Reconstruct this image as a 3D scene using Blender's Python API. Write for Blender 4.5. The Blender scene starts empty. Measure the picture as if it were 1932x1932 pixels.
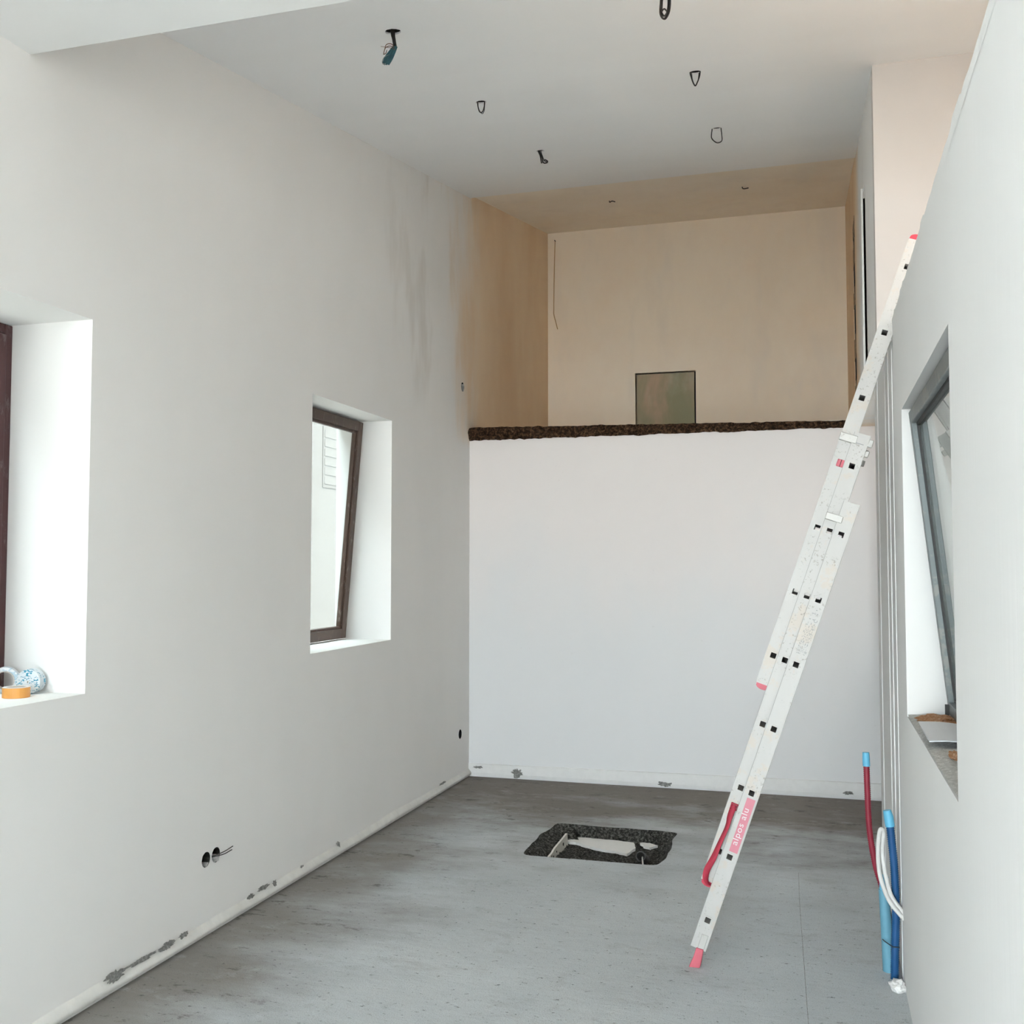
import bpy, bmesh, math, random
from mathutils import Vector, Matrix, noise
from mathutils.geometry import tessellate_polygon
random.seed(7)
PI = math.pi
scn = bpy.context.scene
col = scn.collection

# ------------------------------------------------------------------ camera
FPX, YAW, PITCH = 1955.86, 0.286, 0.0505
cam_d = bpy.data.cameras.new('camera')
cam = bpy.data.objects.new('camera', cam_d)
col.objects.link(cam)
cam_d.sensor_fit = 'HORIZONTAL'
cam_d.sensor_width = 36.0
cam_d.lens = 36.0 * FPX / 1932.0
cam_d.clip_start = 0.05
cam_d.clip_end = 300
cam.location = (0, 0, 1.62)
cam.rotation_euler = (PI / 2 + PITCH, 0, YAW)
scn.camera = cam

# ------------------------------------------------------------------ world and exposure
world = bpy.data.worlds.new('overcast_sky')
scn.world = world
world.use_nodes = True
bg = world.node_tree.nodes['Background']
bg.inputs['Color'].default_value = (0.835, 0.945, 1.0, 1)
bg.inputs['Strength'].default_value = 17.5
sun_d = bpy.data.lights.new('sun', 'SUN')
sun_d.energy = 40.0
sun_d.color = (1.0, 0.86, 0.70)
sun_d.angle = 0.02
sun = bpy.data.objects.new('sun', sun_d)
sun.rotation_euler = (0, math.radians(20), 0)      # from the +X side, 70 degrees up: added for warm bounce, falls through the added roof light on the unseen landing
col.objects.link(sun)
scn.view_settings.view_transform = 'Standard'
scn.view_settings.look = 'None'
scn.view_settings.gamma = 1.0
scn.view_settings.use_curve_mapping = False
scn.view_settings.exposure = 0.23
scn.cycles.max_bounces = 7
scn.cycles.diffuse_bounces = 6
scn.cycles.glossy_bounces = 3
scn.cycles.transparent_max_bounces = 12
scn.cycles.sample_clamp_indirect = 6.0
scn.cycles.use_adaptive_sampling = True
scn.cycles.adaptive_threshold = 0.08
scn.cycles.adaptive_min_samples = 20


# room dimensions (metres)
XL, XR, YB = -2.584, 0.30, 7.617        # left wall, right wall, lower back wall
YF = -4.2                               # garden front behind the camera
YLOFT = 10.08                           # back wall of the loft
ZRW = 2.61                              # top of the low right wall
X2 = 1.5                                # outer wall of the upper landing


# ------------------------------------------------------------------ materials
def new_mat(name):
    m = bpy.data.materials.new(name)
    m.use_nodes = True
    nt = m.node_tree
    return m, nt, nt.nodes['Principled BSDF']


def N(nt, t, **kw):
    n = nt.nodes.new(t)
    for k, v in kw.items():
        if k.startswith('i_'):
            n.inputs[k[2:].replace('_', ' ')].default_value = v
        else:
            setattr(n, k, v)
    return n


def math_n(nt, op, a, b=None, clamp=False):
    n = nt.nodes.new('ShaderNodeMath')
    n.operation = op
    n.use_clamp = clamp
    for i, s in enumerate((a, b)):
        if s is None:
            continue
        if isinstance(s, (int, float)):
            n.inputs[i].default_value = s
        else:
            nt.links.new(s, n.inputs[i])
    return n.outputs[0]


def mix_col(nt, fac, a, b, mode='MIX'):
    n = nt.nodes.new('ShaderNodeMix')
    n.data_type = 'RGBA'
    n.blend_type = mode
    for i, s in ((0, fac), (6, a), (7, b)):
        if isinstance(s, (int, float)):
            n.inputs[i].default_value = s
        elif isinstance(s, tuple):
            n.inputs[i].default_value = (*s, 1)
        else:
            nt.links.new(s, n.inputs[i])
    return n.outputs[2]


def ramp(nt, v, a, b, smooth=True):
    n = nt.nodes.new('ShaderNodeMapRange')
    n.interpolation_type = 'SMOOTHSTEP' if smooth else 'LINEAR'
    n.inputs['From Min'].default_value = a
    n.inputs['From Max'].default_value = b
    nt.links.new(v, n.inputs['Value'])
    return n.outputs['Result']


def pos_noise(nt, scale, detail=3, rough=0.55, stretch=(1, 1, 1), distort=0.0):
    g = nt.nodes.new('ShaderNodeNewGeometry')
    mp = nt.nodes.new('ShaderNodeMapping')
    mp.inputs['Scale'].default_value = stretch
    nt.links.new(g.outputs['Position'], mp.inputs['Vector'])
    n = nt.nodes.new('ShaderNodeTexNoise')
    n.inputs['Scale'].default_value = scale
    n.inputs['Detail'].default_value = detail
    n.inputs['Roughness'].default_value = rough
    n.inputs['Distortion'].default_value = distort
    nt.links.new(mp.outputs[0], n.inputs['Vector'])
    return n.outputs['Fac']


def pos_xyz(nt):
    g = nt.nodes.new('ShaderNodeNewGeometry')
    s = nt.nodes.new('ShaderNodeSeparateXYZ')
    nt.links.new(g.outputs['Position'], s.inputs[0])
    return s.outputs


def bump(nt, bsdf, height, strength=0.2, dist=0.01):
    b = nt.nodes.new('ShaderNodeBump')
    b.inputs['Strength'].default_value = strength
    b.inputs['Distance'].default_value = dist
    nt.links.new(height, b.inputs['Height'])
    nt.links.new(b.outputs[0], bsdf.inputs['Normal'])


def plain(name, c, rough=0.6, metal=0.0, var=0.06, scale=20, bumpy=0.0):
    m, nt, b = new_mat(name)
    n = pos_noise(nt, scale, 3)
    dk = tuple(max(0, x * (1 - var)) for x in c)
    lt = tuple(min(1, x * (1 + var)) for x in c)
    nt.links.new(mix_col(nt, n, dk, lt), b.inputs['Base Color'])
    b.inputs['Roughness'].default_value = rough
    b.inputs['Metallic'].default_value = metal
    if bumpy:
        bump(nt, b, pos_noise(nt, scale * 4, 4), bumpy, 0.004)
    return m


def paint_mat(name, base, alt, stretch=(1, 1, 0.5), strokes=0.0, loft=False, specks=0.0, pink=False):
    """brushed white primer on plaster; bare tan plaster where the paint has not reached (loft)"""
    m, nt, b = new_mat(name)
    nt.nodes.remove(b)
    b = nt.nodes.new('ShaderNodeBsdfDiffuse')
    nt.links.new(b.outputs[0], nt.nodes['Material Output'].inputs[0])
    b.inputs['Roughness'].default_value = 0.0
    big = ramp(nt, pos_noise(nt, 1.1, 3, 0.62, stretch), 0.3, 0.7)
    c = mix_col(nt, big, base, alt)
    if pink:     # pinker towards the top, with an uneven edge
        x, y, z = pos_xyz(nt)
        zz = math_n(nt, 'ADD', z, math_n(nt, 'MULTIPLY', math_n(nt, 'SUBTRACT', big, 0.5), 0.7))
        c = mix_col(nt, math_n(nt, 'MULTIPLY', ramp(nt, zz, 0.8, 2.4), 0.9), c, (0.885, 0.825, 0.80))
    if specks:
        sp = ramp(nt, pos_noise(nt, 34, 1, 0.5), 0.745, 0.77)
        c = mix_col(nt, math_n(nt, 'MULTIPLY', sp, specks), c, (0.25, 0.23, 0.2))
    if loft:
        x, y, z = pos_xyz(nt)
        n3 = pos_noise(nt, 1.7, 3, 0.64, (1, 1.7, 0.55))
        wob = math_n(nt, 'MULTIPLY', math_n(nt, 'SUBTRACT', n3, 0.5), 1.3)
        bare = math_n(nt, 'MULTIPLY', ramp(nt, math_n(nt, 'ADD', y, wob), 6.95, 7.95), ramp(nt, z, 2.5, 2.62))
        tan = mix_col(nt, big, (0.88, 0.72, 0.54), (0.80, 0.60, 0.41))
        # grey trowel smears, upright, on the upper wall before the loft
        zone = math_n(nt, 'MULTIPLY', ramp(nt, y, 5.2, 6.8), ramp(nt, z, 2.5, 3.1))
        sm = math_n(nt, 'MULTIPLY', ramp(nt, n3, 0.50, 0.72), zone)
        c = mix_col(nt, math_n(nt, 'MULTIPLY', sm, 0.40), c, (0.58, 0.53, 0.47))
        c = mix_col(nt, bare, c, tan)
    nt.links.new(c, b.inputs['Color'])
    if strokes:
        bump(nt, b, pos_noise(nt, 26, 2, 0.6, (1, 1, 0.08)), 0.22, 0.006)
    return m


M = {}
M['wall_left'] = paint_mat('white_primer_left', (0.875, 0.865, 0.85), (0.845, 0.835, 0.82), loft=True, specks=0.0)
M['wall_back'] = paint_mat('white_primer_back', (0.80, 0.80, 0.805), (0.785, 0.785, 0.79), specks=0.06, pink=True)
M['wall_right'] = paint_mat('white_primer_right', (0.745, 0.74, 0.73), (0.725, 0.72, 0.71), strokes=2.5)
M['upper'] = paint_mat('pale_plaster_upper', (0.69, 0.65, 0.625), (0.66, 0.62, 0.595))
M['ceiling'] = paint_mat('white_primer_ceiling', (0.94, 0.94, 0.94), (0.91, 0.91, 0.91), (0.4, 1, 1))
M['soffit'] = paint_mat('smooth_white_soffit', (0.82, 0.82, 0.81), (0.80, 0.80, 0.79))


def tan_mat(name='bare_tan_plaster', a=(0.935, 0.84, 0.71), b2=(0.90, 0.775, 0.635), g=(0.82, 0.745, 0.655)):
    m, nt, b = new_mat(name)
    nt.nodes.remove(b)
    b = nt.nodes.new('ShaderNodeBsdfDiffuse')
    nt.links.new(b.outputs[0], nt.nodes['Material Output'].inputs[0])
    n1 = ramp(nt, pos_noise(nt, 1.2, 4, 0.64, (1.2, 1, 0.7)), 0.3, 0.7)
    c = mix_col(nt, n1, a, b2)
    n2 = ramp(nt, pos_noise(nt, 2.3, 3, 0.6, (1.3, 1, 0.45)), 0.5, 0.75)
    c = mix_col(nt, math_n(nt, 'MULTIPLY', n2, 0.55), c, g)
    nt.links.new(c, b.inputs['Color'])
    return m


M['tan'] = tan_mat('bare_tan_plaster', (0.945, 0.855, 0.735), (0.915, 0.80, 0.67), (0.84, 0.765, 0.68))
M['tan_light'] = tan_mat('pale_tan_skim', (0.955, 0.89, 0.80), (0.93, 0.85, 0.74), (0.87, 0.80, 0.72))


def green_mat():
    m, nt, b = new_mat('greenish_plasterboard')
    n1 = ramp(nt, pos_noise(nt, 2.6, 4, 0.6, (1, 1, 0.6), 0.6), 0.35, 0.65)
    c = mix_col(nt, n1, (0.50, 0.36, 0.27), (0.30, 0.30, 0.20))
    n2 = ramp(nt, pos_noise(nt, 5, 4, 0.6, (1, 1, 0.4)), 0.5, 0.72)
    c = mix_col(nt, math_n(nt, 'MULTIPLY', n2, 0.5), c, (0.47, 0.45, 0.36))
    nt.links.new(c, b.inputs['Base Color'])
    b.inputs['Roughness'].default_value = 0.8
    return m


M['green'] = green_mat()


def floor_mat():
    m, nt, b = new_mat('grey_concrete_screed')
    x, y, z = pos_xyz(nt)
    base = mix_col(nt, ramp(nt, pos_noise(nt, 1.4, 5, 0.6, (0.6, 1, 1)), 0.3, 0.7), (0.47, 0.50, 0.515), (0.55, 0.58, 0.595))
    # brown towards the back and left wall: damp, dirt and tan bounce light painted in
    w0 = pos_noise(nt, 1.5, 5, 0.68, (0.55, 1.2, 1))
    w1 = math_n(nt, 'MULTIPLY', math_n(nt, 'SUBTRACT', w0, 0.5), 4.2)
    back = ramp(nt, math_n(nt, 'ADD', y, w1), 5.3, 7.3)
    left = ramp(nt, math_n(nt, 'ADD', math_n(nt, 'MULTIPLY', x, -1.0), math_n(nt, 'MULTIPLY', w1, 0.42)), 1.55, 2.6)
    damp_bounce = math_n(nt, 'MAXIMUM', back, math_n(nt, 'MULTIPLY', left, 0.85))
    c = mix_col(nt, math_n(nt, 'MULTIPLY', damp_bounce, 0.92), base, (0.150, 0.122, 0.098))
    # streaks of the trowel
    sn = pos_noise(nt, 3.4, 6, 0.78, (0.8, 1.3, 1), 0.2)
    st = ramp(nt, sn, 0.53, 0.68)
    c = mix_col(nt, math_n(nt, 'MULTIPLY', st, 0.28), c, (0.24, 0.235, 0.225))
    lt = ramp(nt, sn, 0.46, 0.30)
    c = mix_col(nt, math_n(nt, 'MULTIPLY', lt, 0.22), c, (0.62, 0.65, 0.66))
    dk = math_n(nt, 'MULTIPLY', ramp(nt, pos_noise(nt, 7, 5, 0.78, (0.7, 1.4, 1), 0.2), 0.57, 0.66), ramp(nt, damp_bounce, 0.15, 0.7))
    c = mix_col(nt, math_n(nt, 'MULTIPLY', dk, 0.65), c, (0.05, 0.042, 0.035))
    # pits and crumbs
    pit = ramp(nt, pos_noise(nt, 34, 4, 0.8, (0.7, 1.3, 1)), 0.60, 0.665)
    c = mix_col(nt, math_n(nt, 'MULTIPLY', pit, 0.75), c, (0.07, 0.068, 0.065))
    gr = pos_noise(nt, 190, 2, 0.7)
    c = mix_col(nt, math_n(nt, 'MULTIPLY', ramp(nt, gr, 0.45, 0.75), 0.36), c, (0.16, 0.16, 0.155))
    nt.links.new(c, b.inputs['Base Color'])
    b.inputs['Roughness'].default_value = 0.78
    b.inputs['Specular IOR Level'].default_value = 0.3
    h = math_n(nt, 'ADD', math_n(nt, 'MULTIPLY', pos_noise(nt, 9, 6, 0.7, (0.6, 1.4, 1)), 1.0), math_n(nt, 'MULTIPLY', gr, 0.25))
    h = math_n(nt, 'SUBTRACT', h, math_n(nt, 'MULTIPLY', pit, 0.5))
    bump(nt, b, h, 0.5, 0.014)
    return m


M['floor'] = floor_mat()


def rubble_mat(name, dark, light, scale=60):
    m, nt, b = new_mat(name)
    n = pos_noise(nt, scale, 5, 0.75)
    c = mix_col(nt, ramp(nt, n, 0.42, 0.72), dark, light)
    nt.links.new(c, b.inputs['Base Color'])
    b.inputs['Roughness'].default_value = 0.95
    b.inputs['Specular IOR Level'].default_value = 0.1
    bump(nt, b, n, 0.9, 0.02)
    return m


M['pit'] = rubble_mat('dark_rough_concrete', (0.030, 0.029, 0.026), (0.24, 0.235, 0.215), 70)
M['raw_edge'] = rubble_mat('dark_broken_edge', (0.024, 0.014, 0.009), (0.22, 0.125, 0.07), 55)
M['chase'] = rubble_mat('broken_plaster_chase', (0.30, 0.21, 0.14), (0.62, 0.49, 0.37), 30)
M['mortar'] = rubble_mat('grey_white_mortar', (0.55, 0.54, 0.52), (0.85, 0.84, 0.82), 70)
M['brick'] = rubble_mat('orange_brick_crumb', (0.46, 0.22, 0.10), (0.80, 0.58, 0.42), 90)


def alu_mat(name, base, metal=0.55, rough=0.38, dirt=0.5):
    m, nt, b = new_mat(name)
    br = pos_noise(nt, 60, 3, 0.6, (1, 1, 0.05))
    c = mix_col(nt, br, tuple(v * 0.95 for v in base), base)
    d1 = ramp(nt, pos_noise(nt, 11, 4, 0.68), 0.54, 0.62)
    c = mix_col(nt, math_n(nt, 'MULTIPLY', d1, 0.5 * dirt), c, (0.50, 0.42, 0.34))
    d2 = ramp(nt, pos_noise(nt, 80, 3, 0.7), 0.57, 0.66)
    d3 = ramp(nt, pos_noise(nt, 7, 3, 0.6), 0.46, 0.58)
    c = mix_col(nt, math_n(nt, 'MULTIPLY', math_n(nt, 'MULTIPLY', d2, d3), 0.8 * dirt), c, (0.28, 0.25, 0.22))
    nt.links.new(c, b.inputs['Base Color'])
    b.inputs['Metallic'].default_value = metal
    b.inputs['Roughness'].default_value = rough
    bump(nt, b, br, 0.05, 0.002)
    return m


M['ladder'] = alu_mat('matt_aluminium', (0.475, 0.46, 0.44), 0.15, 0.5, 1.0)
M['ladder_in'] = alu_mat('matt_aluminium_bracket', (0.47, 0.455, 0.43), 0.25, 0.45, 1.0)
M['alu_frame'] = alu_mat('grey_aluminium_frame', (0.13, 0.148, 0.15), 0.25, 0.45, 0.3)
M['gasket'] = plain('black_rubber_gasket', (0.015, 0.015, 0.015), 0.6)


def wood_mat(name, base, dust, amt):
    m, nt, b = new_mat(name)
    n = pos_noise(nt, 9, 5, 0.7, (1, 1, 0.15))
    c = mix_col(nt, n, tuple(v * 0.6 for v in base), base)
    d = ramp(nt, pos_noise(nt, 24, 5, 0.75, (1, 1, 0.35)), 0.55, 0.70)
    c = mix_col(nt, math_n(nt, 'MULTIPLY', d, amt), c, dust)
    nt.links.new(c, b.inputs['Base Color'])
    b.inputs['Roughness'].default_value = 0.5
    bump(nt, b, n, 0.2, 0.004)
    return m


M['maroon'] = wood_mat('maroon_painted_frame', (0.085, 0.028, 0.030), (0.45, 0.40, 0.38), 0.18)
M['brown'] = wood_mat('dusty_brown_frame', (0.105, 0.062, 0.045), (0.42, 0.37, 0.33), 0.42)


def glass_mat(name, tint, rough=0.0):
    m = bpy.data.materials.new(name)
    m.use_nodes = True
    nt = m.node_tree
    nt.nodes.clear()
    out = nt.nodes.new('ShaderNodeOutputMaterial')
    tr = nt.nodes.new('ShaderNodeBsdfTransparent')
    tr.inputs[0].default_value = (*tint, 1)
    gl = nt.nodes.new('ShaderNodeBsdfGlossy')
    gl.inputs['Roughness'].default_value = rough
    # Schlick reflectance, the same from either side of the thin pane
    g = nt.nodes.new('ShaderNodeNewGeometry')
    dt = nt.nodes.new('ShaderNodeVectorMath'); dt.operation = 'DOT_PRODUCT'
    nt.links.new(g.outputs['Normal'], dt.inputs[0]); nt.links.new(g.outputs['Incoming'], dt.inputs[1])
    k = math_n(nt, 'SUBTRACT', 1.0, math_n(nt, 'ABSOLUTE', dt.outputs['Value']))
    fac = math_n(nt, 'ADD', math_n(nt, 'MULTIPLY', math_n(nt, 'POWER', k, 5.0), 0.94), 0.06, True)
    mx = nt.nodes.new('ShaderNodeMixShader')
    nt.links.new(fac, mx.inputs[0])
    nt.links.new(tr.outputs[0], mx.inputs[1])
    nt.links.new(gl.outputs[0], mx.inputs[2])
    nt.links.new(mx.outputs[0], out.inputs[0])
    return m


M['glass'] = glass_mat('window_glass', (0.90, 0.93, 0.92))
M['skirting'] = plain('white_plaster_cove', (0.74, 0.73, 0.70), 0.75, 0, 0.14, 14, 0.4)
M['skirt_back'] = plain('white_foam_perimeter', (0.80, 0.795, 0.785), 0.7, 0, 0.06, 20, 0.3)
M['grey_patch'] = rubble_mat('grey_mortar_patch', (0.22, 0.22, 0.21), (0.48, 0.47, 0.45), 60)
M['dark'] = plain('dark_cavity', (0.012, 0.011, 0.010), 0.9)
M['cable'] = plain('black_cable', (0.022, 0.020, 0.018), 0.45)
M['cable_brown'] = plain('brown_wire', (0.14, 0.07, 0.035), 0.45)
M['cable_grey'] = plain('grey_wire', (0.30, 0.30, 0.29), 0.45)
M['teal'] = plain('teal_cable_sleeve', (0.020, 0.085, 0.105), 0.5, 0, 0.3, 40)
M['cord'] = plain('ochre_cord', (0.50, 0.33, 0.16), 0.8)
M['red_plastic'] = plain('red_plastic', (0.48, 0.03, 0.06), 0.45)
M['pink_plastic'] = plain('faded_red_plastic', (0.55, 0.11, 0.145), 0.5)
M['strap'] = plain('red_webbing', (0.36, 0.02, 0.045), 0.7, 0, 0.2, 60)
M['label_pink'] = plain('faded_pink_sticker', (0.55, 0.19, 0.235), 0.5, 0, 0.06, 60)
M['label_white'] = plain('white_lettering', (0.66, 0.63, 0.63), 0.5)
M['label_clear'] = plain('pale_sticker', (0.74, 0.74, 0.73), 0.5)
M['ink'] = plain('grey_print', (0.25, 0.25, 0.25), 0.6)
M['red_tube'] = plain('dark_red_conduit', (0.25, 0.014, 0.034), 0.42, 0, 0.1, 30)
M['blue_tube'] = plain('deep_blue_conduit', (0.006, 0.072, 0.21), 0.42, 0, 0.1, 30)
M['blue_pipe'] = plain('light_blue_pipe', (0.13, 0.32, 0.42), 0.45, 0, 0.1, 20)
M['tape_cap'] = plain('light_blue_tape', (0.12, 0.43, 0.63), 0.4)
M['white_cable'] = plain('white_corrugated_sleeve', (0.68, 0.67, 0.65), 0.55, 0, 0.05, 50, 0.4)
M['white_foam'] = plain('white_insulation', (0.84, 0.83, 0.81), 0.75, 0, 0.05, 30, 0.4)
M['plate'] = plain('dirty_white_plate', (0.66, 0.64, 0.58), 0.6, 0, 0.2, 30, 0.3)
M['warm_bounce'] = plain('warm_bounce_floor', (0.66, 0.47, 0.31), 0.7, 0, 0.12, 3)  # warm colour chosen to throw bounce light up from the unseen landing
M['loft_floor'] = plain('pale_bounce_screed', (0.82, 0.73, 0.62), 0.9, 0, 0.1, 3)  # unseen floor kept pale so it reflects light into the loft
M['light_block_wall'] = plain('light_block_render', (0.22, 0.22, 0.215), 0.9, 0, 0.06, 2)
M['strip'] = plain('grey_seam_shade', (0.26, 0.25, 0.235), 0.5, 0, 0.2, 30)
M['sheet'] = plain('grey_plastic_sheet', (0.50, 0.515, 0.55), 0.4, 0, 0.05, 10)
M['orange'] = plain('orange_tape', (0.72, 0.33, 0.08), 0.5, 0, 0.08, 20)
M['paper'] = plain('white_tape_paper', (0.80, 0.77, 0.75), 0.7)
M['tape_core'] = plain('pale_cardboard_core', (0.60, 0.55, 0.50), 0.8)
M['trim'] = plain('white_trim', (0.82, 0.82, 0.80), 0.6, 0, 0.05, 6)
M['outside_wall'] = plain('outside_render', (0.045, 0.046, 0.047), 0.9, 0, 0.03, 0.8)
M['outside_shutter'] = plain('outside_shutter', (0.041, 0.042, 0.043), 0.9, 0, 0.05, 4)
M['ground'] = plain('outside_paving', (0.42, 0.42, 0.41), 0.9, 0, 0.1, 1.5)


def print_mat(name, base, ink, scale):
    m, nt, b = new_mat(name)
    n = ramp(nt, pos_noise(nt, scale, 2, 0.5, (1, 1, 2.0)), 0.52, 0.56)
    n2 = ramp(nt, pos_noise(nt, scale * 0.45, 2, 0.5), 0.42, 0.5)
    nt.links.new(mix_col(nt, math_n(nt, 'MULTIPLY', n, n2), base, ink), b.inputs['Base Color'])
    b.inputs['Roughness'].default_value = 0.35
    return m


M['blue_print'] = print_mat('blue_printed_film', (0.70, 0.76, 0.80), (0.03, 0.26, 0.40), 90)
M['pale_print'] = print_mat('pale_printed_film', (0.76, 0.79, 0.82), (0.45, 0.60, 0.70), 60)


# ------------------------------------------------------------------ mesh helpers
def wloc(o):
    v = Vector((0, 0, 0))
    while o is not None:
        v += o.location
        o = o.parent
    return v


def tag(o, label=None, cat=None, group=None, kind=None):
    if label: o['label'] = label
    if cat: o['category'] = cat
    if group: o['group'] = group
    if kind: o['kind'] = kind
    return o


def empty(name, loc):
    o = bpy.data.objects.new(name, None)
    o.location = loc
    o.empty_display_size = 0.1
    col.objects.link(o)
    return o


class MB:
    """collects shapes in world space, then builds ONE mesh object"""
    def __init__(self):
        self.v = []; self.f = []; self.sm = []

    def add(self, vs, fs, smooth=False):
        k = len(self.v)
        self.v += [Vector(p) for p in vs]
        self.f += [tuple(i + k for i in f) for f in fs]
        self.sm += [smooth] * len(fs)
        return self

    def box(self, a, b, fr=None):
        (x0, y0, z0), (x1, y1, z1) = a, b
        vs = [(x0, y0, z0), (x1, y0, z0), (x1, y1, z0), (x0, y1, z0), (x0, y0, z1), (x1, y0, z1), (x1, y1, z1), (x0, y1, z1)]
        if fr: vs = [fr(*p) for p in vs]
        return self.add(vs, [(0, 3, 2, 1), (4, 5, 6, 7), (0, 1, 5, 4), (1, 2, 6, 5), (2, 3, 7, 6), (3, 0, 4, 7)])

    def prism(self, pts, d):
        """closed polygon pts (3-D, planar) pushed along d"""
        n = len(pts)
        P = [Vector(p) for p in pts]; d = Vector(d)
        vs = P + [p + d for p in P]
        fs = [tuple(reversed(range(n))), tuple(range(n, 2 * n))]
        fs += [(i, (i + 1) % n, n + (i + 1) % n, n + i) for i in range(n)]
        return self.add(vs, fs)

    def tube(self, pts, r, seg=8, cap=True, closed=False):
        P = [Vector(p) for p in pts]
        n = len(P)
        rs = r if isinstance(r, (list, tuple)) else [r] * n
        t0 = (P[1] - P[0]).normalized()
        up = Vector((0, 0, 1)) if abs(t0.z) < 0.9 else Vector((1, 0, 0))
        nrm = (up - t0 * up.dot(t0)).normalized()
        rings = []
        for i in range(n):
            if closed:
                t = (P[(i + 1) % n] - P[i - 1]).normalized()
            else:
                t = (P[min(i + 1, n - 1)] - P[max(i - 1, 0)])
                t = t.normalized() if t.length > 1e-9 else t0
            nrm = (nrm - t * nrm.dot(t))
            nrm = nrm.normalized() if nrm.length > 1e-6 else t.orthogonal().normalized()
            bn = t.cross(nrm)
            rings.append([P[i] + (nrm * math.cos(2 * PI * k / seg) + bn * math.sin(2 * PI * k / seg)) * rs[i] for k in range(seg)])
        vs = [q for rg in rings for q in rg]
        fs = []
        m = n if closed else n - 1
        for i in range(m):
            j = (i + 1) % n
            for k in range(seg):
                k2 = (k + 1) % seg
                fs.append((i * seg + k, i * seg + k2, j * seg + k2, j * seg + k))
        self.add(vs, fs, True)
        if cap and not closed:
            self.add(rings[0], [tuple(reversed(range(seg)))])
            self.add(rings[-1], [tuple(range(seg))])
        return self

    def ring(self, c, axis, r0, r1, h, seg=32, inner=True):
        """hollow cylinder, base centre c, along axis"""
        a = Vector(axis).normalized(); u = a.orthogonal().normalized(); w = a.cross(u); c = Vector(c)
        prof = [(r1, 0), (r1, h), (r0, h), (r0, 0)]
        vs = []
        for k in range(seg):
            t = 2 * PI * k / seg
            d = u * math.cos(t) + w * math.sin(t)
            vs += [c + d * r + a * z for r, z in prof]
        fs = []
        for k in range(seg):
            j = (k + 1) % seg
            for q in range(4):
                q2 = (q + 1) % 4
                fs.append((k * 4 + q, j * 4 + q, j * 4 + q2, k * 4 + q2))
        return self.add(vs, fs)

    def build(self, name, mat, parent=None, bevel=0.0, label=None):
        me = bpy.data.meshes.new(name)
        if parent is not None:
            off = wloc(parent)
        else:
            xs = [p.x for p in self.v]; ys = [p.y for p in self.v]; zs = [p.z for p in self.v]
            off = Vector(((min(xs) + max(xs)) / 2, (min(ys) + max(ys)) / 2, min(zs)))
        me.from_pydata([tuple(p - off) for p in self.v], [], self.f)
        for p, s in zip(me.polygons, self.sm):
            p.use_smooth = s
        bm = bmesh.new(); bm.from_mesh(me)
        bmesh.ops.recalc_face_normals(bm, faces=bm.faces)
        bm.to_mesh(me); bm.free()
        me.materials.append(mat)
        o = bpy.data.objects.new(name, me)
        col.objects.link(o)
        if parent is not None:
            o.parent = parent
        else:
            o.location = off
        if bevel:
            md = o.modifiers.new('bevel', 'BEVEL')
            md.width = bevel; md.segments = 2; md.limit_method = 'ANGLE'
        if label: o['label'] = label
        return o


def slab(o, u, v, n, U, V, T, holes):
    """rectangular slab with rectangular through-holes. o+u*a+v*b is the visible face, n points INTO the slab"""
    o, u, v, n = Vector(o), Vector(u), Vector(v), Vector(n)
    us = sorted({U[0], U[1], *[h[0] for h in holes], *[h[1] for h in holes]})
    vs_ = sorted({V[0], V[1], *[h[2] for h in holes], *[h[3] for h in holes]})
    us = [a for a in us if U[0] <= a <= U[1]]; vs_ = [b for b in vs_ if V[0] <= b <= V[1]]
    solid = {}
    for i in range(len(us) - 1):
        for j in range(len(vs_) - 1):
            cu, cv = (us[i] + us[i + 1]) / 2, (vs_[j] + vs_[j + 1]) / 2
            solid[i, j] = not any(h[0] < cu < h[1] and h[2] < cv < h[3] for h in holes)
    idx = {}; verts = []; faces = []

    def vid(i, j, k):
        if (i, j, k) not in idx:
            idx[i, j, k] = len(verts)
            verts.append(o + u * us[i] + v * vs_[j] + n * (T * k))
        return idx[i, j, k]
    for (i, j), s in solid.items():
        if not s: continue
        faces.append((vid(i, j, 0), vid(i + 1, j, 0), vid(i + 1, j + 1, 0), vid(i, j + 1, 0)))
        faces.append((vid(i, j, 1), vid(i, j + 1, 1), vid(i + 1, j + 1, 1), vid(i + 1, j, 1)))
        for (di, dj, p, q) in ((-1, 0, (i, j), (i, j + 1)), (1, 0, (i + 1, j), (i + 1, j + 1)), (0, -1, (i, j), (i + 1, j)), (0, 1, (i, j + 1), (i + 1, j + 1))):
            if not solid.get((i + di, j + dj), False):
                faces.append((vid(*p, 0), vid(*q, 0), vid(*q, 1), vid(*p, 1)))
    m = MB(); m.add(verts, faces)
    return m


def struct(name, mb, mat, label, cat):
    o = mb.build(name, mat)
    return tag(o, label, cat, kind='structure')


def surround(c, u, v, s, r, seg=32, wob=0.0):
    """fills a square hole of half-side s with a plate that has a round hole of radius r"""
    c, u, v = Vector(c), Vector(u), Vector(v)
    m = MB(); A = []; Bq = []
    for k in range(seg):
        t = 2 * PI * k / seg
        rr = r * (1 + wob * (random.random() - 0.5))
        A.append(c + (u * math.cos(t) + v * math.sin(t)) * rr)
        q = s / max(abs(math.cos(t)), abs(math.sin(t)))
        Bq.append(c + (u * math.cos(t) + v * math.sin(t)) * q)
    m.add(A + Bq, [(k, (k + 1) % seg, seg + (k + 1) % seg, seg + k) for k in range(seg)])
    return m


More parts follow.
